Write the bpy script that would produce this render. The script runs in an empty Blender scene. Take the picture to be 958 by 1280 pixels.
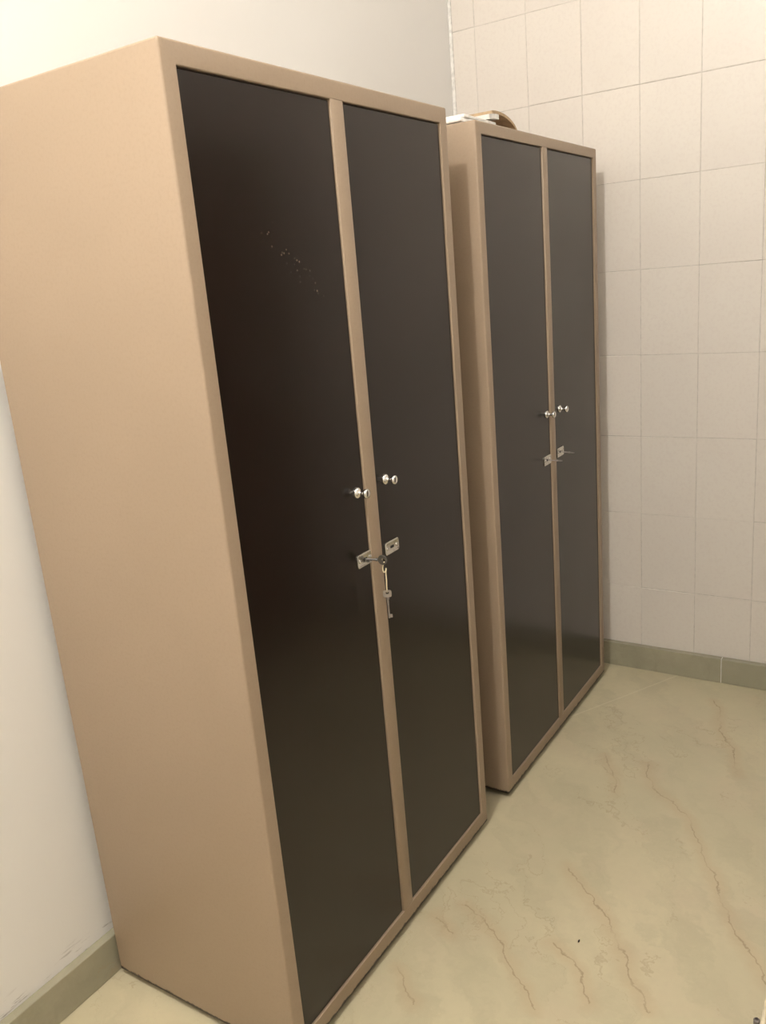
import bpy, bmesh, math, random
from mathutils import Vector, Matrix
random.seed(7)
scene = bpy.context.scene
col = scene.collection

# ------------------------------------------------------------------ camera
CX, CY, CZ = 1.6005, -0.1391, 1.5750
YAW, PITCH, ROLL, FPX = 0.58756, -0.26477, -0.08649, 1056.44
fwd = Vector((-math.sin(YAW)*math.cos(PITCH), math.cos(YAW)*math.cos(PITCH), math.sin(PITCH)))
rgt = Vector((math.cos(YAW), math.sin(YAW), 0)); upv = rgt.cross(fwd)
r2 = rgt*math.cos(ROLL) + upv*math.sin(ROLL)
u2 = -rgt*math.sin(ROLL) + upv*math.cos(ROLL)
cam = bpy.data.cameras.new('camera')
cam.sensor_fit = 'VERTICAL'; cam.sensor_height = 36.0; cam.lens = FPX/1280*36.0
cam.clip_start = 0.02
camo = bpy.data.objects.new('camera', cam); col.objects.link(camo)
camo.matrix_world = Matrix(((r2.x, u2.x, -fwd.x, CX), (r2.y, u2.y, -fwd.y, CY), (r2.z, u2.z, -fwd.z, CZ), (0, 0, 0, 1)))
scene.camera = camo

# ------------------------------------------------------------------ world, light, exposure
w = bpy.data.worlds.new('world'); scene.world = w; w.use_nodes = True
w.node_tree.nodes['Background'].inputs[0].default_value = (1, 0.95, 0.88, 1)
w.node_tree.nodes['Background'].inputs[1].default_value = 0.02
vs = scene.view_settings
vs.view_transform = 'Standard'; vs.look = 'None'; vs.gamma = 1.0; vs.use_curve_mapping = False
vs.exposure = -0.17
LAMP = (0.95, -0.32, 3.50)
LAMP_W, LAMP_C = 150.0, (1.0, 0.965, 0.91)
FILL = (2.0, 1.95, 2.72); FILL_L, FILL_E, FILL_C = 0.60, 80.0, (1.0, 0.985, 0.96)  # added fill light, tube-shaped and out of view

# ------------------------------------------------------------------ measures
ROOM_X, ROOM_Y0, Y, ROOM_Z = 2.05, -1.15, 2.983, 3.66
C0, Z8, TW, TH = 0.1042, 0.3409, 0.2, 0.3
BASE_H, BASE_T = 0.0981, 0.0242

# ------------------------------------------------------------------ material helpers
class NT:
    def __init__(s, name):
        s.m = bpy.data.materials.new(name); s.m.use_nodes = True
        s.n = s.m.node_tree.nodes; s.l = s.m.node_tree.links
        s.b = s.n['Principled BSDF']
    def new(s, t, **kw):
        n = s.n.new(t)
        for k, v in kw.items(): setattr(n, k, v)
        return n
    def put(s, a, sock):
        if hasattr(a, 'is_output'): s.l.new(a, sock)
        else: sock.default_value = a
    def math(s, op, a, b=None, clamp=False):
        n = s.new('ShaderNodeMath', operation=op, use_clamp=clamp); s.put(a, n.inputs[0])
        if b is not None: s.put(b, n.inputs[1])
        return n.outputs[0]
    def vec(s, op, a, b=None):
        n = s.new('ShaderNodeVectorMath', operation=op); s.put(a, n.inputs[0])
        if b is not None: s.put(b, n.inputs['Scale'] if op == 'SCALE' else n.inputs[1])
        return n.outputs['Value'] if op in ('DOT_PRODUCT', 'DISTANCE', 'LENGTH') else n.outputs[0]
    def noise(s, co, scale, detail=3, rough=0.5, dist=0.0, out='Fac'):
        n = s.new('ShaderNodeTexNoise'); s.put(co, n.inputs['Vector'])
        n.inputs['Scale'].default_value = scale; n.inputs['Detail'].default_value = detail
        n.inputs['Roughness'].default_value = rough; n.inputs['Distortion'].default_value = dist
        return n.outputs[out]
    def ramp(s, f, lo, hi, a=0.0, b=1.0, smooth=True):
        n = s.new('ShaderNodeMapRange', interpolation_type='SMOOTHSTEP' if smooth else 'LINEAR')
        s.put(f, n.inputs[0])
        for i, v in enumerate((lo, hi, a, b)): n.inputs[i+1].default_value = v
        return n.outputs[0]
    def mix(s, f, a, b, mode='MIX'):
        n = s.new('ShaderNodeMix', data_type='RGBA', blend_type=mode)
        s.put(f, n.inputs[0])
        s.put(a if hasattr(a, 'is_output') else (*a, 1), n.inputs[6]); s.put(b if hasattr(b, 'is_output') else (*b, 1), n.inputs[7])
        return n.outputs[2]
    def bump(s, h, strength=0.2, dist=0.002):
        n = s.new('ShaderNodeBump'); n.inputs['Strength'].default_value = strength; n.inputs['Distance'].default_value = dist
        s.l.new(h, n.inputs['Height']); s.l.new(n.outputs[0], s.b.inputs['Normal'])
    def obj(s): return s.new('ShaderNodeTexCoord').outputs['Object']
    def sep(s, v):
        n = s.new('ShaderNodeSeparateXYZ'); s.l.new(v, n.inputs[0]); return n.outputs
    def fin(s, color, rough=0.5, metal=0.0, spec=0.5):
        s.put(color if hasattr(color, 'is_output') else (*color, 1), s.b.inputs['Base Color'])
        s.put(rough, s.b.inputs['Roughness']); s.b.inputs['Metallic'].default_value = metal
        s.b.inputs['Specular IOR Level'].default_value = spec
        return s.m

def mat_plaster(name, c, stains=False):
    t = NT(name); o = t.obj()
    n = t.noise(o, 1.6, 4); c2 = tuple(x*0.95 for x in c)
    k = t.mix(n, c2, c)
    if stains:                                   # scuffs along the top of the skirting
        xyz = t.sep(o)
        st = t.vec('MULTIPLY', o, (1, 3.0, 26.0))
        m = t.ramp(t.noise(st, 4.0, 4, 0.6), 0.56, 0.66)
        zr = t.ramp(xyz[2], 0.16, 0.11)
        k = t.mix(t.math('MULTIPLY', t.math('MULTIPLY', m, zr), 0.55), k, (0.16, 0.13, 0.10))
    t.bump(t.noise(o, 60, 4, 0.6), 0.12, 0.002)
    return t.fin(k, 0.6, spec=0.3)

def mat_tile():
    t = NT('cream_glazed_tile'); o = t.obj()
    rnd = t.new('ShaderNodeObjectInfo').outputs['Random']
    k = t.mix(rnd, (0.71, 0.665, 0.612), (0.735, 0.685, 0.628))
    off = t.vec('ADD', o, t.vec('SCALE', (17.0, 9.0, 5.0), rnd))
    k = t.mix(t.ramp(t.noise(off, 4, 3), 0.3, 0.75, 0, 0.5), k, (0.69, 0.632, 0.58))
    k = t.mix(t.ramp(t.noise(off, 95, 2), 0.45, 0.7, 0, 0.28), k, (0.645, 0.58, 0.535))
    t.bump(t.noise(off, 30, 2), 0.08, 0.002)
    return t.fin(k, 0.30, spec=0.42)

def mat_marble(name, scale=1.0, green=False, veins=()):
    t = NT(name); o = t.obj()
    wob = t.vec('SUBTRACT', t.noise(o, 9.0, 5, 0.62, out='Color'), (0.5, 0.5, 0.5))
    p = t.vec('ADD', o, t.vec('SCALE', wob, 0.085))
    A, B, Cc = ((0.61, 0.54, 0.365), (0.50, 0.45, 0.305), (0.57, 0.475, 0.335)) if not green else ((0.37, 0.345, 0.25), (0.30, 0.285, 0.21), (0.40, 0.36, 0.27))
    k = t.mix(t.ramp(t.noise(o, 2.2*scale, 5, 0.55), 0.25, 0.75), A, B)
    k = t.mix(t.ramp(t.noise(o, 5.5*scale, 4, 0.55), 0.42, 0.8, 0, 0.6), k, Cc)
    k = t.mix(t.ramp(t.noise(o, 45*scale, 3, 0.6), 0.35, 0.75, 0, 0.22), k, tuple(x*0.84 for x in A))
    # feathery streaks drawn out along the bedding, and faint hairline veining
    mp = t.new('ShaderNodeMapping'); t.put(t.vec('ADD', o, t.vec('SCALE', wob, 0.25)), mp.inputs[0]); mp.inputs['Rotation'].default_value = (0, 0, math.radians(52))
    st = t.vec('MULTIPLY', mp.outputs[0], (1.0, 4.0, 1.0))
    k = t.mix(t.ramp(t.noise(st, 2.4*scale, 6, 0.62), 0.42, 0.72, 0, 0.5), k, tuple(x*0.85 for x in B))
    hv = t.math('ABSOLUTE', t.math('SUBTRACT', t.noise(st, 1.4, 2.5, 0.45), 0.5))
    hv = t.math('MULTIPLY', t.ramp(hv, 0.0, 0.006, 0.34, 0), t.ramp(t.noise(o, 3.1, 2), 0.36, 0.58))
    k = t.mix(hv, k, (0.33, 0.24, 0.14))
    if veins:
        xyz = t.sep(p); cb = t.new('ShaderNodeCombineXYZ'); t.l.new(xyz[0], cb.inputs[0]); t.l.new(xyz[1], cb.inputs[1])
        q = cb.outputs[0]; d = None
        for line in veins:
            for a, b in zip(line[:-1], line[1:]):
                a = Vector((*a, 0)); b = Vector((*b, 0)); ba = b-a
                pa = t.vec('SUBTRACT', q, tuple(a))
                h = t.math('MULTIPLY', t.vec('DOT_PRODUCT', pa, tuple(ba)), 1/ba.length_squared, clamp=True)
                near = t.vec('SCALE', tuple(ba), h)
                s = t.vec('DISTANCE', pa, near)
                d = s if d is None else t.math('MINIMUM', d, s)
        brk = t.ramp(t.noise(o, 7, 3), 0.36, 0.55, 0.15, 1.0)
        core = t.math('MULTIPLY', t.ramp(d, 0.0003, 0.0034, 0.55, 0.0), brk)
        halo = t.ramp(d, 0.0, 0.038, 0.32, 0.0)
        k = t.mix(halo, k, (0.46, 0.33, 0.20))
        k = t.mix(core, k, (0.25, 0.17, 0.095))
        # pale healed crack running to the skirting
        a = Vector((0.55, 2.43, 0)); b = Vector((0.90, 3.05, 0)); ba = b-a
        xyz = t.sep(t.vec('ADD', o, t.vec('SCALE', wob, 0.006))); cb = t.new('ShaderNodeCombineXYZ'); t.l.new(xyz[0], cb.inputs[0]); t.l.new(xyz[1], cb.inputs[1])
        pa = t.vec('SUBTRACT', cb.outputs[0], tuple(a))
        h = t.math('MULTIPLY', t.vec('DOT_PRODUCT', pa, tuple(ba)), 1/ba.length_squared, clamp=True)
        s = t.vec('DISTANCE', pa, t.vec('SCALE', tuple(ba), h))
        k = t.mix(t.ramp(s, 0.001, 0.004, 0.38, 0), k, (0.74, 0.68, 0.52))
    r = 0.33
    return t.fin(k, r, spec=0.4)

def mat_tan():
    t = NT('tan_enamel_paint'); o = t.obj()
    k = t.mix(t.ramp(t.noise(o, 2.0, 3, 0.5, 0.4), 0.35, 0.7), (0.325, 0.244, 0.172), (0.342, 0.257, 0.182))
    k = t.mix(t.ramp(t.noise(o, 160, 3, 0.6), 0.42, 0.75, 0, 0.4), k, (0.283, 0.210, 0.146))
    # rust creeping up from the bottom edge
    z = t.sep(o)[2]
    h = t.math('ADD', z, t.math('MULTIPLY', t.noise(o, 38, 4, 0.7), -0.018))
    k = t.mix(t.ramp(h, 0.020, 0.016, 0, 1), k, (0.03, 0.018, 0.012))
    t.bump(t.noise(o, 130, 3, 0.6), 0.10, 0.001)
    return t.fin(k, 0.42, spec=0.35)

def mat_door(specks=False):
    t = NT('dark_brown_laminate_scuffed' if specks else 'dark_brown_laminate'); o = t.obj()
    k = t.mix(t.ramp(t.noise(o, 1.8, 4, 0.55, 0.5), 0.3, 0.7), (0.0110, 0.0062, 0.0042), (0.0138, 0.0082, 0.0056))
    sm = t.ramp(t.noise(o, 4, 3, 0.5), 0.4, 0.8, 0, 1)
    r = t.math('ADD', t.math('MULTIPLY', sm, 0.05), 0.22)
    if specks:
        xyz = t.sep(o)
        a, b = Vector((0, 0.215, 1.675)), Vector((0, 0.345, 1.575)); ba = b-a
        pa = t.vec('MULTIPLY', t.vec('SUBTRACT', o, tuple(a)), (0, 1, 1))
        h = t.math('MULTIPLY', t.vec('DOT_PRODUCT', pa, tuple(ba)), 1/ba.length_squared, clamp=True)
        d = t.vec('DISTANCE', pa, t.vec('SCALE', tuple(ba), h))
        v = t.new('ShaderNodeTexVoronoi'); t.put(o, v.inputs['Vector']); v.inputs['Scale'].default_value = 120
        sp = t.math('MULTIPLY', t.ramp(v.outputs['Distance'], 0.16, 0.26, 1, 0), t.ramp(d, 0.005, 0.03, 1, 0))
        sp = t.math('MULTIPLY', sp, t.ramp(t.noise(o, 55, 2), 0.5, 0.62, 0, 1))
        k = t.mix(sp, k, (0.13, 0.095, 0.065))
    t.bump(t.noise(o, 260, 2, 0.5), 0.03, 0.0004)
    return t.fin(k, r, spec=0.43)

def mat_simple(name, c, rough, metal=0.0, c2=None, scale=60, spec=0.5):
    t = NT(name); o = t.obj()
    c2 = c2 or tuple(x*0.8 for x in c)
    return t.fin(t.mix(t.ramp(t.noise(o, scale, 3), 0.35, 0.7), c, c2), rough, metal, spec)

# brown veins in the floor marble, metres (x, y) on the floor
VEINS = [
 [(0.768, 2.289), (0.836, 2.217), (0.865, 2.11)],
 [(0.909, 2.302), (0.961, 2.178), (1.066, 2.095), (1.163, 1.963), (1.218, 1.846), (1.296, 1.695), (1.388, 1.553)],
 [(0.862, 1.722), (0.991, 1.602), (1.067, 1.52), (1.117, 1.437), (1.181, 1.348)],
 [(0.68, 1.46), (0.802, 1.414), (0.887, 1.318), (0.962, 1.256)],
 [(0.925, 1.448), (1.012, 1.396), (1.066, 1.323)],
 [(1.017, 2.817), (1.065, 2.649), (1.184, 2.354)],
 [(0.629, 1.403), (0.706, 1.365)],
 [(0.634, 1.214), (0.716, 1.139)],
]
M_WALL = mat_plaster('white_wall_paint', (0.80, 0.785, 0.76), True)
M_WALL2 = mat_plaster('white_room_paint', (0.78, 0.745, 0.69))
M_CEIL = mat_plaster('white_ceiling_paint', (0.82, 0.80, 0.77))
M_TILE = mat_tile()
M_GROUT = mat_simple('cream_grout', (0.63, 0.585, 0.54), 0.8, spec=0.2)
M_BEAD = mat_simple('white_corner_filler', (0.84, 0.82, 0.79), 0.6, spec=0.3)
M_FLOOR = mat_marble('cream_marble_floor', veins=VEINS)
M_SKIRT = mat_marble('greenish_marble_skirting', 1.6, True)
M_TAN = mat_tan()
M_DOOR = mat_door(); M_DOORS = mat_door(True)
M_CHROME = mat_simple('polished_chrome', (0.80, 0.79, 0.77), 0.16, 1.0, (0.72, 0.71, 0.69))
M_STEEL = mat_simple('brushed_nickel', (0.72, 0.70, 0.65), 0.26, 1.0, (0.62, 0.60, 0.55))
M_HOLE = mat_simple('keyhole_black', (0.006, 0.005, 0.005), 0.6)
M_KEYDARK = mat_simple('dark_key_metal', (0.16, 0.155, 0.15), 0.42, 0.8)
M_KEY = mat_simple('worn_key_steel', (0.42, 0.385, 0.37), 0.38, 0.9)
M_CORD = mat_simple('cream_cord', (0.78, 0.68, 0.45), 0.7)
M_FOOT = mat_simple('black_foot', (0.02, 0.015, 0.012), 0.7)
M_PAPER = mat_simple('white_paper', (0.86, 0.84, 0.80), 0.7, spec=0.2)
M_CARD = mat_simple('tan_card', (0.50, 0.36, 0.22), 0.6, spec=0.3)
M_BIN = mat_simple('cream_plastic', (0.72, 0.63, 0.46), 0.35)
M_GREY = mat_simple('grey_plastic', (0.15, 0.13, 0.12), 0.35)
M_SPECK = mat_simple('dark_crumb', (0.03, 0.02, 0.015), 0.8)
M_LAMPW = mat_simple('lamp_holder_white', (0.8, 0.78, 0.75), 0.4)

# ------------------------------------------------------------------ mesh helpers
def link(name, me, mat, parent=None, loc=(0, 0, 0)):
    o = bpy.data.objects.new(name, me); col.objects.link(o)
    if mat and not me.materials: me.materials.append(mat)
    o.location = loc
    if parent: o.parent = parent
    return o
def to_mesh(bm, name, smooth=False, angle=40):
    bmesh.ops.recalc_face_normals(bm, faces=bm.faces)
    me = bpy.data.meshes.new(name); bm.to_mesh(me); bm.free()
    if smooth:
        for p in me.polygons: p.use_smooth = True
        me.set_sharp_from_angle(angle=math.radians(angle))
    return me
def box_bm(x0, x1, y0, y1, z0, z1, bev=0.0, seg=1, bm=None):
    own = bm is None
    bm = bm or bmesh.new()
    vs_ = [bm.verts.new((x, y, z)) for x in (x0, x1) for y in (y0, y1) for z in (z0, z1)]
    for f in ((0, 1, 3, 2), (4, 6, 7, 5), (0, 4, 5, 1), (2, 3, 7, 6), (0, 2, 6, 4), (1, 5, 7, 3)):
        bm.faces.new([vs_[i] for i in f])
    if bev and own:
        bmesh.ops.bevel(bm, geom=list(bm.edges), offset=bev, segments=seg, profile=0.5, affect='EDGES')
    return bm
def box(name, b, mat, parent=None, bev=0.0, seg=1, loc=(0, 0, 0)):
    return link(name, to_mesh(box_bm(*b, bev, seg), name, seg > 1), mat, parent, loc)
def lathe_bm(profile, n=28, bm=None):            # profile (r, h) spun about +x
    bm = bm or bmesh.new(); rings = []
    for r, h in profile:
        if r < 1e-6: rings.append([bm.verts.new((h, 0, 0))])
        else: rings.append([bm.verts.new((h, r*math.cos(2*math.pi*i/n), r*math.sin(2*math.pi*i/n))) for i in range(n)])
    for a, b in zip(rings[:-1], rings[1:]):
        for i in range(n):
            j = (i+1) % n
            if len(a) == 1: bm.faces.new((a[0], b[i], b[j]))
            elif len(b) == 1: bm.faces.new((a[i], b[0], a[j]))
            else: bm.faces.new((a[i], b[i], b[j], a[j]))
    return bm
def tube_bm(pts, r, n=10, bm=None, closed=False):
    bm = bm or bmesh.new(); pts = [Vector(p) for p in pts]; rings = []
    N = len(pts)
    for i, p in enumerate(pts):
        a = pts[(i-1) % N] if closed or i else p; b = pts[(i+1) % N] if closed or i < N-1 else p
        t = (b-a).normalized(); ref = Vector((0, 0, 1)) if abs(t.z) < 0.9 else Vector((1, 0, 0))
        u = t.cross(ref).normalized(); v = t.cross(u)
        rings.append([bm.verts.new(p + u*r*math.cos(2*math.pi*k/n) + v*r*math.sin(2*math.pi*k/n)) for k in range(n)])
    for i in range(N if closed else N-1):
        a, b = rings[i], rings[(i+1) % N]
        for k in range(n): bm.faces.new((a[k], b[k], b[(k+1) % n], a[(k+1) % n]))
    if not closed: bm.faces.new(rings[0]); bm.faces.new(rings[-1])
    return bm
def empty(name, loc, label, cat, group=None, rz=0):
    o = bpy.data.objects.new(name, None); col.objects.link(o); o.location = loc; o.rotation_euler.z = rz
    o.empty_display_size = 0.1
    return tag(o, label, cat, group)
def tag(o, label, cat, group=None):
    o['label'] = label; o['category'] = cat
    if group: o['group'] = group
    return o
def struct(o): o['kind'] = 'structure'; return o

# ------------------------------------------------------------------ the room
struct(box('floor', (-0.1, ROOM_X+0.1, ROOM_Y0-0.1, Y+0.12, -0.1, 0), M_FLOOR))
struct(box('ceiling', (-0.1, ROOM_X+0.1, ROOM_Y0-0.1, Y+0.12, ROOM_Z, ROOM_Z+0.1), M_CEIL))
struct(box('wall_left', (-0.1, 0, ROOM_Y0-0.1, Y+0.12, 0, ROOM_Z), M_WALL))
struct(box('wall_right', (ROOM_X, ROOM_X+0.1, ROOM_Y0-0.1, Y+0.12, 0, ROOM_Z), M_WALL2))
struct(box('wall_front', (0, ROOM_X, ROOM_Y0-0.1, ROOM_Y0, 0, ROOM_Z), M_WALL2))
wb = struct(box('wall_back', (0, ROOM_X, Y-0.0016, Y+0.12, 0, ROOM_Z), M_GROUT))   # grout bed, tiles stand proud of it

# the tiles of the far wall, each one a piece
G = 0.0018
cols = [(0.014, C0)] + [(C0+TW*k, C0+TW*(k+1)) for k in range(9)] + [(C0+TW*9, ROOM_X)]
rows = [(BASE_H, Z8)] + [(Z8+TH*k, Z8+TH*(k+1)) for k in range(11)] + [(Z8+TH*11, ROOM_Z)]
shared = {}
for ri, (z0, z1) in enumerate(rows):
    for ci, (x0, x1) in enumerate(cols):
        wd, ht = x1-x0-G, z1-z0-G
        key = (round(wd, 3), round(ht, 3))
        if key not in shared:
            shared[key] = to_mesh(box_bm(-wd/2, wd/2, -0.0034, 0.0035, -ht/2, ht/2, 0.0009, 1), 'tile')
        o = link('tile', shared[key], M_TILE, wb)
        low = 1.6 if ri <= 2 else 1.0              # the lower rows were laid less evenly
        o.location = ((x0+x1)/2+random.uniform(-.0004, .0004), Y+random.uniform(0.0, 0.0012), (z0+z1)/2+random.uniform(-.0006, .0006)*low)
        o.rotation_euler = (random.uniform(-.0016, .0016)*low, random.uniform(-.0012, .0012)*low, random.uniform(-.003, .003)*low)
struct(box('trim_1', (0.0, 0.013, Y-0.006, Y+0.002, BASE_H, ROOM_Z), M_BEAD, bev=0.003, seg=2))

# marble skirting, in lengths
def skirting(name, runs):
    e = bpy.data.objects.new(name, None); col.objects.link(e); struct(e)
    for b in runs: box('skirting_slab', b, M_SKIRT, e, 0.0018, 1)
    return e
skirting('baseboard_back', [(BASE_T, 1.0082, Y-BASE_T, Y+0.001, 0.0, BASE_H), (1.0100, ROOM_X, Y-BASE_T, Y+0.001, 0, BASE_H)])
bl_ = bpy.data.objects['baseboard_back']; box('joint_filler', (1.0080, 1.0102, Y-BASE_T+0.0004, Y, 0.001, BASE_H-0.001), M_BEAD, bl_)
skirting('baseboard_left', [(0.0, BASE_T, ROOM_Y0, 0.30, 0, 0.1028), (0.0, BASE_T, 0.3018, 1.86, 0, 0.1028), (0.0, BASE_T, 1.8618, Y, 0, 0.1028)])
box_b = [(ROOM_X-BASE_T, ROOM_X, ROOM_Y0, 0.4, 0, 0.1), (ROOM_X-BASE_T, ROOM_X, 0.4018, 1.859, 0, 0.1)]
skirting('baseboard_right', box_b)

# unseen dark door added on the right-hand wall to darken the wardrobe doors' reflections
dr_ = bpy.data.objects.new('added_dark_door', None); col.objects.link(dr_); struct(dr_); dr_.location = (ROOM_X, 2.38, 0)
M_WOOD = mat_simple('dark_stained_wood', (0.055, 0.032, 0.02), 0.35, 0, (0.04, 0.024, 0.015), 8)
box('door_leaf', (-0.035, -0.004, -0.44, 0.44, 0.005, 2.08), M_WOOD, dr_, 0.002)
for zz in ((0.15, 0.95), (1.10, 1.95)): box('door_panel', (-0.043, -0.034, -0.30, 0.30, *zz), M_WOOD, dr_, 0.006, 2)
for yy in ((-0.52, -0.442), (0.442, 0.52)): box('door_jamb', (-0.05, -0.001, *yy, 0, 2.16), M_WOOD, dr_, 0.003)
box('door_head', (-0.05, -0.001, -0.442, 0.442, 2.084, 2.16), M_WOOD, dr_, 0.003)
link('door_handle', to_mesh(lathe_bm([(0, 0), (0.025, 0), (0.025, 0.006), (0.01, 0.01), (0.01, 0.035), (0.027, 0.045), (0.027, 0.06), (0, 0.068)], 24), 'door_handle', True), M_CHROME, dr_, (-0.035, -0.38, 1.02)).rotation_euler.z = math.pi
# ------------------------------------------------------------------ ceiling lamp (above and behind the picture)
lamp = empty('ceiling_lamp', (LAMP[0], LAMP[1], ROOM_Z), 'round white ceiling lamp holder with a glowing bulb above the wardrobes', 'lamp')
def zl(prof, name, mat):
    bm = lathe_bm(prof, 32)
    bmesh.ops.rotate(bm, verts=bm.verts, cent=(0, 0, 0), matrix=Matrix.Rotation(math.pi/2, 3, 'Y'))   # +x to -z
    return link(name, to_mesh(bm, name, True), mat, lamp)
zl([(0, 0), (0.055, 0), (0.055, 0.012), (0.03, 0.022), (0.024, 0.07), (0.03, 0.075), (0.03, 0.095), (0, 0.095)], 'lamp_holder', M_LAMPW)
L = bpy.data.lights.new('bulb_light', 'POINT'); L.energy = LAMP_W; L.color = LAMP_C; L.shadow_soft_size = 0.045
lo = bpy.data.objects.new('bulb_light', L); col.objects.link(lo); lo.location = (0, 0, LAMP[2]-ROOM_Z); lo.parent = lamp

# tube-shaped fill light added out of view to brighten left wall, wardrobe fronts
tl = empty('added_fill_tube', FILL, 'unseen white fill tube added high on the right-hand wall', 'lamp')
box('fill_batten', (0.024, 0.049, -FILL_L/2-0.03, FILL_L/2+0.03, -0.022, 0.022), M_LAMPW, tl, 0.003, 2)
for yy in (-FILL_L/2-0.022, FILL_L/2+0.004): box('end_cap', (-0.014, 0.026, yy, yy+0.018, -0.016, 0.016), M_LAMPW, tl, 0.002)
tm = NT('glowing_fill_tube'); tm.fin((0.9, 0.9, 0.88), 0.4); tm.b.inputs['Emission Color'].default_value = (*FILL_C, 1); tm.b.inputs['Emission Strength'].default_value = FILL_E
link('fill_tube', to_mesh(tube_bm([(0, -FILL_L/2, 0), (0, FILL_L/2, 0)], 0.012, 12), 'fill_tube', True), tm.m, tl)

# ------------------------------------------------------------------ wardrobes
def rr(y0, y1, z0, z1, r, n=4):
    """rounded rectangle in the y/z plane"""
    pts = []
    for cy, cz, a in ((y1-r, z1-r, 0), (y0+r, z1-r, 90), (y0+r, z0+r, 180), (y1-r, z0+r, 270)):
        for k in range(n+1):
            t = math.radians(a+90*k/n); pts.append((cy+r*math.cos(t), cz+r*math.sin(t)))
    return pts
def loop(bm, x, pts): return [bm.verts.new((x, y, z)) for y, z in pts]
def bridge(bm, a, b):
    n = len(a)
    for i in range(n): bm.faces.new((a[i], b[i], b[(i+1) % n], a[(i+1) % n]))

def knob_mesh():
    return to_mesh(lathe_bm([(0, 0), (0.0118, 0), (0.0122, 0.0015), (0.0112, 0.0045), (0.0075, 0.0065), (0.0042, 0.0085),
                             (0.0036, 0.013), (0.0040, 0.0185), (0.0070, 0.0205), (0.0102, 0.0225), (0.0108, 0.0255),
                             (0.0095, 0.0285), (0.0060, 0.0300), (0, 0.0304)], 28), 'knob', True, 60)
def plate_mesh(wy=0.058, hz=0.030):
    bm = bmesh.new(); prev = None
    for x, d in ((0, 0), (0.0022, 0), (0.0030, 0.0010)):
        lp = loop(bm, x, rr(-wy/2+d, wy/2-d, -hz/2+d, hz/2-d, 0.006-d, 5))
        if prev: bridge(bm, prev, lp)
        else: bm.faces.new(lp)
        prev = lp
    inner = loop(bm, 0.0030, rr(-wy/2+0.0035, wy/2-0.0035, -hz/2+0.0035, hz/2-0.0035, 0.0035, 5)); bridge(bm, prev, inner)
    low = loop(bm, 0.0024, rr(-wy/2+0.0043, wy/2-0.0043, -hz/2+0.0043, hz/2-0.0043, 0.003, 5)); bridge(bm, inner, low)
    bm.faces.new(low)
    return to_mesh(bm, 'lock_plate', True, 35)
def screw_mesh():
    return to_mesh(lathe_bm([(0.0042, 0), (0.0040, 0.0012), (0.0026, 0.0022), (0, 0.0026)], 16), 'screw', True)
def hole_mesh():
    return to_mesh(box_bm(0, 0.0006, -0.0065, 0.0065, -0.0026, 0.0026), 'keyhole')
KNOB, PLATE, SCREW, HOLE = knob_mesh(), plate_mesh(), screw_mesh(), hole_mesh()

def wardrobe(label, xb, xf, y0, y1, z0, z1, s, t, b, m0, m1, door_x, hw, specks):
    """hw: for each door ((knob y, z), (plate y, z)) in room metres; parts are built in local metres, origin at the near front floor corner"""
    e = empty('wardrobe', (xf, y0, 0), label, 'wardrobe', 'steel wardrobes along the white wall')
    W, D = y1-y0, xf-xb
    FD, R = 0.030, 0.0045
    # carcass: closed sheet-steel box behind the face frame
    bm = bmesh.new()
    a = loop(bm, -D, rr(0.002, W-0.002, z0+0.002, z1-0.002, R)); c = loop(bm, -D+0.003, rr(0, W, z0, z1, R)); d = loop(bm, -FD, rr(0, W, z0, z1, R))
    bm.faces.new(a); bridge(bm, a, c); bridge(bm, c, d); bm.faces.new(d)
    link('carcass', to_mesh(bm, 'carcass', True, 30), M_TAN, e)
    # face frame: ring with a rounded outer edge and a folded inner edge
    bm = bmesh.new(); prev = None
    prof = [(-FD, 0)] + [(-R+R*math.sin(math.radians(k)), R-R*math.cos(math.radians(k))) for k in (0, 22, 45, 67, 90)]
    loops = [loop(bm, x, rr(dd, W-dd, z0+dd, z1-dd, max(R-dd*0.8, 0.0008))) for x, dd in prof]
    for p_, q_ in zip(loops[:-1], loops[1:]): bridge(bm, p_, q_)
    def inner(x, g): return loop(bm, x, rr(s-g, W-s+g, z0+b-g, z1-t+g, 0.0015))
    i1, i2, i3 = inner(0, 0.0015), inner(-0.0015, 0), inner(-FD, 0)
    bridge(bm, loops[-1], i1); bridge(bm, i1, i2); bridge(bm, i2, i3)
    link('face_frame', to_mesh(bm, 'face_frame', True, 35), M_TAN, e)
    box('mullion', (-FD+0.001, -0.0004, m0-y0, m1-y0, z0+b-0.004, z1-t+0.004), M_TAN, e, 0.0015, 2)
    for k, ((d0, d1), (kn, pl)) in enumerate(zip(((s, m0-y0), (m1-y0, W-s)), hw)):
        g = 0.0022
        dr = box('door', (-FD+0.004, -door_x, d0+g, d1-g, z0+b+g*0.6, z1-t-g*1.2), M_DOORS if specks and k == 0 else M_DOOR, e, 0.0012, 1)
        dr['label'] = 'dark brown laminate door'
        link('knob', KNOB, M_CHROME, dr, (-door_x, kn[0]-y0, kn[1]))
        link('lock_plate', PLATE, M_STEEL, dr, (-door_x, pl[0]-y0, pl[1]))
        for sy in (-0.0195, 0.0195): link('screw', SCREW, M_CHROME, dr, (-door_x+0.0024, pl[0]-y0+sy, pl[1]))
        link('keyhole', HOLE, M_HOLE, dr, (-door_x+0.0024, pl[0]-y0, pl[1]))
    for fx in (-D+0.03, -0.055):
        for fy in (0.03, W-0.07): box('foot', (fx, fx+0.035, fy, fy+0.04, 0, z0+0.001), M_FOOT, e, 0.002)
    return e

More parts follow.
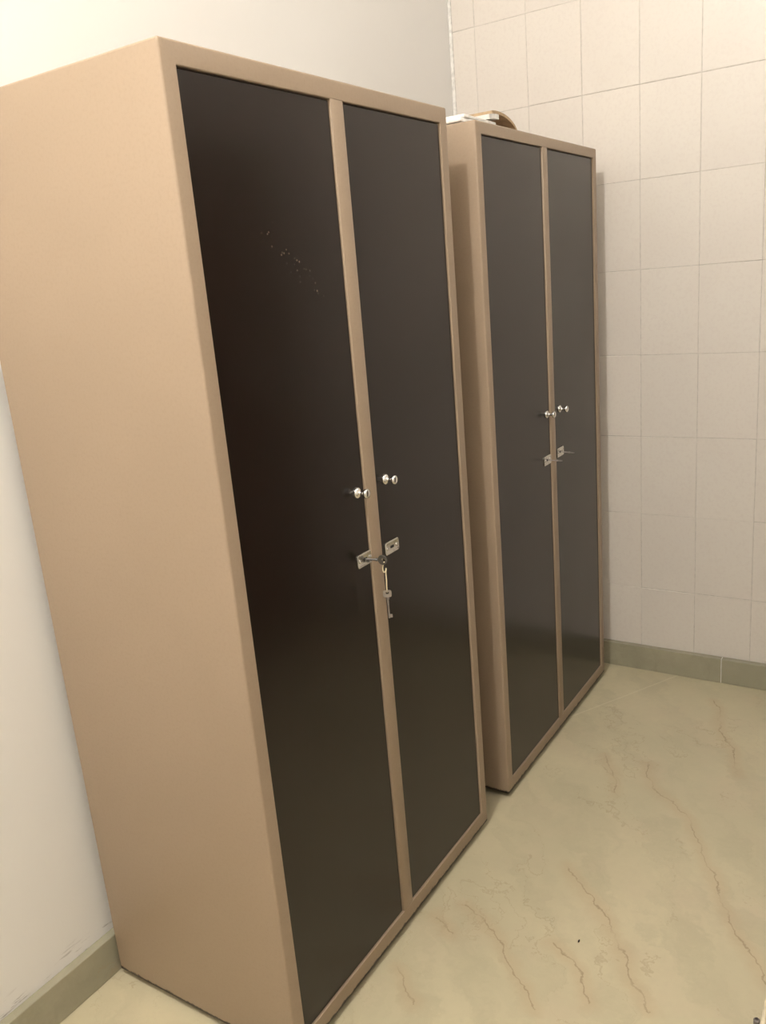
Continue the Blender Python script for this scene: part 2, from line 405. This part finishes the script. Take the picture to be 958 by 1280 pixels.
XF1, XF2 = 0.5905, 0.5935
DX = 0.0045
wardrobe('near tan steel wardrobe with dark brown doors and a spare key hanging from its lock', 0.0402, XF1, 0.8808, 1.7926, 0.018, 1.9579,
         0.0340, 0.0363, 0.0440, 0.8808+0.4803*0.9118, 0.8808+0.5272*0.9118, DX,
         (((1.290, 1.147), (1.2950, 0.9966)), ((1.4027, 1.150), (1.4065, 0.9909))), True)
wardrobe('far tan steel wardrobe with dark brown doors beside the tiled wall', 0.0402, XF2, 1.9380, 2.8530, 0.018, 1.9467,
         0.0325, 0.0305, 0.0397, 2.3766, 2.4143, DX,
         (((2.3511, 1.1318), (2.3451, 0.9863)), ((2.4608, 1.1311), (2.4568, 0.9900))), False)

# ------------------------------------------------------------------ keys
def key(name, label, mat, loc, rot, bow='round', L=0.036, bw=0.0105, group=None, shaft=0.0022):
    """origin at the tip in the lock, shaft along +x, bow in the local x/z plane"""
    e = empty(name, loc, label, 'key', group); e.rotation_euler = rot
    bm = tube_bm([(0, 0, 0), (L*0.5, 0, 0), (L, 0, 0)], shaft, 10)
    link('shaft', to_mesh(bm, 'shaft', True), mat, e)
    link('collar', to_mesh(tube_bm([(L-0.005, 0, 0), (L-0.001, 0, 0)], shaft*1.6, 12), 'collar', True), mat, e)
    bm = box_bm(0.001, 0.0085, -0.0009, 0.0009, -0.0075, 0)
    link('bit', to_mesh(bm, 'bit'), mat, e)
    # bow: flat ring with a hole
    bm = bmesh.new(); n = 28; A = []
    for yy in (-0.0014, 0.0014):
        o_, i_ = [], []
        for k in range(n):
            t = 2*math.pi*k/n; sq = 1.0 if bow == 'round' else 1.0/max(abs(math.cos(t)), abs(math.sin(t)))**0.7
            o_.append(bm.verts.new((L+bw*0.85+bw*0.85*math.cos(t)*sq, yy, bw*math.sin(t)*sq)))
            i_.append(bm.verts.new((L+bw*1.05+bw*0.34*math.cos(t), yy, bw*0.42*math.sin(t))))
        A.append((o_, i_)); bridge(bm, o_, i_)
    bridge(bm, A[0][0], A[1][0]); bridge(bm, A[0][1], A[1][1])
    link('bow', to_mesh(bm, 'bow', True, 40), mat, e)
    return e
DF1, DF2 = XF1-DX+0.0032, XF2-DX+0.0032
# key in the near wardrobe's left lock, its round bow turned upright and a little towards the camera
key('key', 'dark steel key with a round bow pushed into the near wardrobe\'s left lock', M_KEYDARK, (DF1, 1.2950, 0.9966), (0.25, 0.04, 0.30), L=0.028, bw=0.0120, group='wardrobe keys')
bowc = Matrix.Rotation(0.30, 3, 'Z') @ Vector((0.028+0.0120*1.05, 0, 0)) + Vector((DF1, 1.2950, 0.9966-0.0016))
# cream cord loop through the bow
bx_, by_, bz_ = bowc
cord = [(bx_+0.001, by_+0.000, bz_-0.0045), (bx_-0.004, by_+0.004, bz_-0.012), (bx_-0.007, by_+0.004, bz_-0.022), (bx_-0.0045, by_+0.004, bz_-0.030), (bx_+0.000, by_+0.006, bz_-0.026),
        (bx_+0.003, by_+0.002, bz_-0.020), (bx_+0.003, by_+0.000, bz_-0.030), (bx_+0.003, by_+0.000, bz_-0.046), (bx_+0.002, by_+0.000, bz_-0.062), (bx_+0.002, by_+0.000, bz_-0.0745)]
cv = []
for i in range(len(cord)-1):                         # Catmull-Rom through the points
    P = [Vector(cord[max(0, min(len(cord)-1, i+k))]) for k in (-1, 0, 1, 2)]
    for q in range(5):
        t = q/5; cv.append(0.5*((2*P[1])+(P[2]-P[0])*t+(2*P[0]-5*P[1]+4*P[2]-P[3])*t*t+(3*P[1]-P[0]-3*P[2]+P[3])*t**3))
cv.append(Vector(cord[-1]))
tag(link('cord_loop', to_mesh(tube_bm(cv, 0.0014, 8), 'cord_loop', True), M_CORD), 'thin cream cord looped through the dark key, carrying the spare key', 'cord')
tip = (bx_+0.002, by_+0.000, bz_-0.135)
key('key', 'grey spare key with a square bow hanging from the cream cord', M_KEY, tip, (0.0, -math.pi/2, 0.55), bow='square', L=0.049, bw=0.0095, group='wardrobe keys', shaft=0.0024)
key('key', 'steel key in the far wardrobe\'s left lock', M_KEY, (DF2, 2.3451, 0.9863), (1.45, 0.02, 0.06), L=0.032, bw=0.0085, group='wardrobe keys', shaft=0.0018)
key('key', 'steel key in the far wardrobe\'s right lock', M_KEY, (DF2, 2.4568, 0.9900), (1.40, 0.06, 0.02), L=0.032, bw=0.0085, group='wardrobe keys', shaft=0.0018)

# ------------------------------------------------------------------ things on top of the far wardrobe
TOP = 1.9467
pk = empty('paper_bundle', (0.33, 2.09, TOP), 'flat white paper bundle lying on top of the far wardrobe', 'paper')
for k, (a, c, dz, tw) in enumerate(((0.21, 0.105, 0.010, 0.02), (0.208, 0.104, 0.010, -0.03), (0.205, 0.103, 0.009, 0.03))):
    o = box('folded_sheet', (-a, a, -c, c, 0, dz-0.0006), M_PAPER, pk, 0.003, 2); o.location = (0, 0, 0.0100*k); o.rotation_euler.z = tw
# curled card: tan outside, white backing inside
def arch(name, off, th, mat, parent, x0=-0.05, x1=0.035, n=20, ry=0.135, h=0.053, t0=62, t1=180):
    bm = bmesh.new(); rows_ = []
    for k in range(n+1):
        t = math.radians(t0+(t1-t0)*k/n)
        rows_.append([bm.verts.new((x, -(ry+d)*math.cos(t), (h+d)*math.sin(t))) for d in (off, off+th) for x in (x0, x1)])
    for p_, q_ in zip(rows_[:-1], rows_[1:]):
        for i, j in ((0, 1), (1, 3), (3, 2), (2, 0)): bm.faces.new((p_[i], q_[i], q_[j], p_[j]))
    for e_ in (rows_[0], rows_[-1]): bm.faces.new((e_[0], e_[1], e_[3], e_[2]))
    return link(name, to_mesh(bm, name, True, 40), mat, parent)
cc = empty('curled_card', (0.50, 2.205, TOP), 'curled tan card with a white back on top of the far wardrobe', 'card')
arch('card_face', -0.004, 0.008, M_CARD, cc, t0=74)
arch('white_lip', -0.017, 0.0128, M_PAPER, cc, t0=64, t1=93)

# ------------------------------------------------------------------ storage bin at the right edge
BX, BY, BH = 1.447, 0.66, 0.40
bn = empty('storage_bin', (BX, BY, 0), 'cream open bin with a grey handle clip at the lower right corner', 'bin')
def bin_loop(bm, x0, x1, y0, y1, z, r):
    pts = rr(x0, x1, y0, y1, r, 5); return [bm.verts.new((a, c, z)) for a, c in pts]
bm = bmesh.new(); Wb, Db, tp = 0.34, 0.66, 0.03
lo_ = bin_loop(bm, tp, Wb-tp, tp, Db-tp, 0, 0.03); hi = bin_loop(bm, 0.002, Wb-0.002, 0.002, Db-0.002, BH-0.006, 0.035)
hi2 = bin_loop(bm, 0.006, Wb-0.006, 0.006, Db-0.006, BH-0.006, 0.032); lo2 = bin_loop(bm, tp+0.004, Wb-tp-0.004, tp+0.004, Db-tp-0.004, 0.005, 0.028)
bm.faces.new(lo_); bridge(bm, lo_, hi); bridge(bm, hi, hi2); bridge(bm, hi2, lo2); bm.faces.new(lo2)
link('tub', to_mesh(bm, 'tub', True, 40), M_GREY if False else mat_simple('olive_plastic', (0.36, 0.30, 0.19), 0.5), bn)
rim_pts = [(a, c, BH-0.003) for a, c in rr(0.003, Wb-0.003, 0.003, Db-0.003, 0.034, 6)]
link('rim', to_mesh(tube_bm(rim_pts, 0.0042, 10, closed=True), 'rim', True), M_BIN, bn)
cl = lathe_bm([(0, 0), (0.0045, 0), (0.005, 0.002), (0.005, 0.05), (0.003, 0.052), (0.003, 0.046), (0, 0.046)], 18)
bmesh.ops.rotate(cl, verts=cl.verts, cent=(0, 0, 0), matrix=Matrix.Rotation(-math.pi/2, 3, 'Y'))
link('handle_clip', to_mesh(cl, 'handle_clip', True, 40), M_GREY, bn, (-0.0064, 0.384, BH-0.053))

# ------------------------------------------------------------------ crumb on the floor
bm = bmesh.new(); bmesh.ops.create_icosphere(bm, subdivisions=2, radius=0.0035)
for v in bm.verts: v.co = Vector((v.co.x*0.7, v.co.y*1.6, v.co.z*0.55))*random.uniform(0.8, 1.15)
tag(link('crumb', to_mesh(bm, 'crumb', True), M_SPECK, None, (0.9808, 1.4821, 0.0018)), 'tiny dark crumb lying on the marble floor', 'debris')
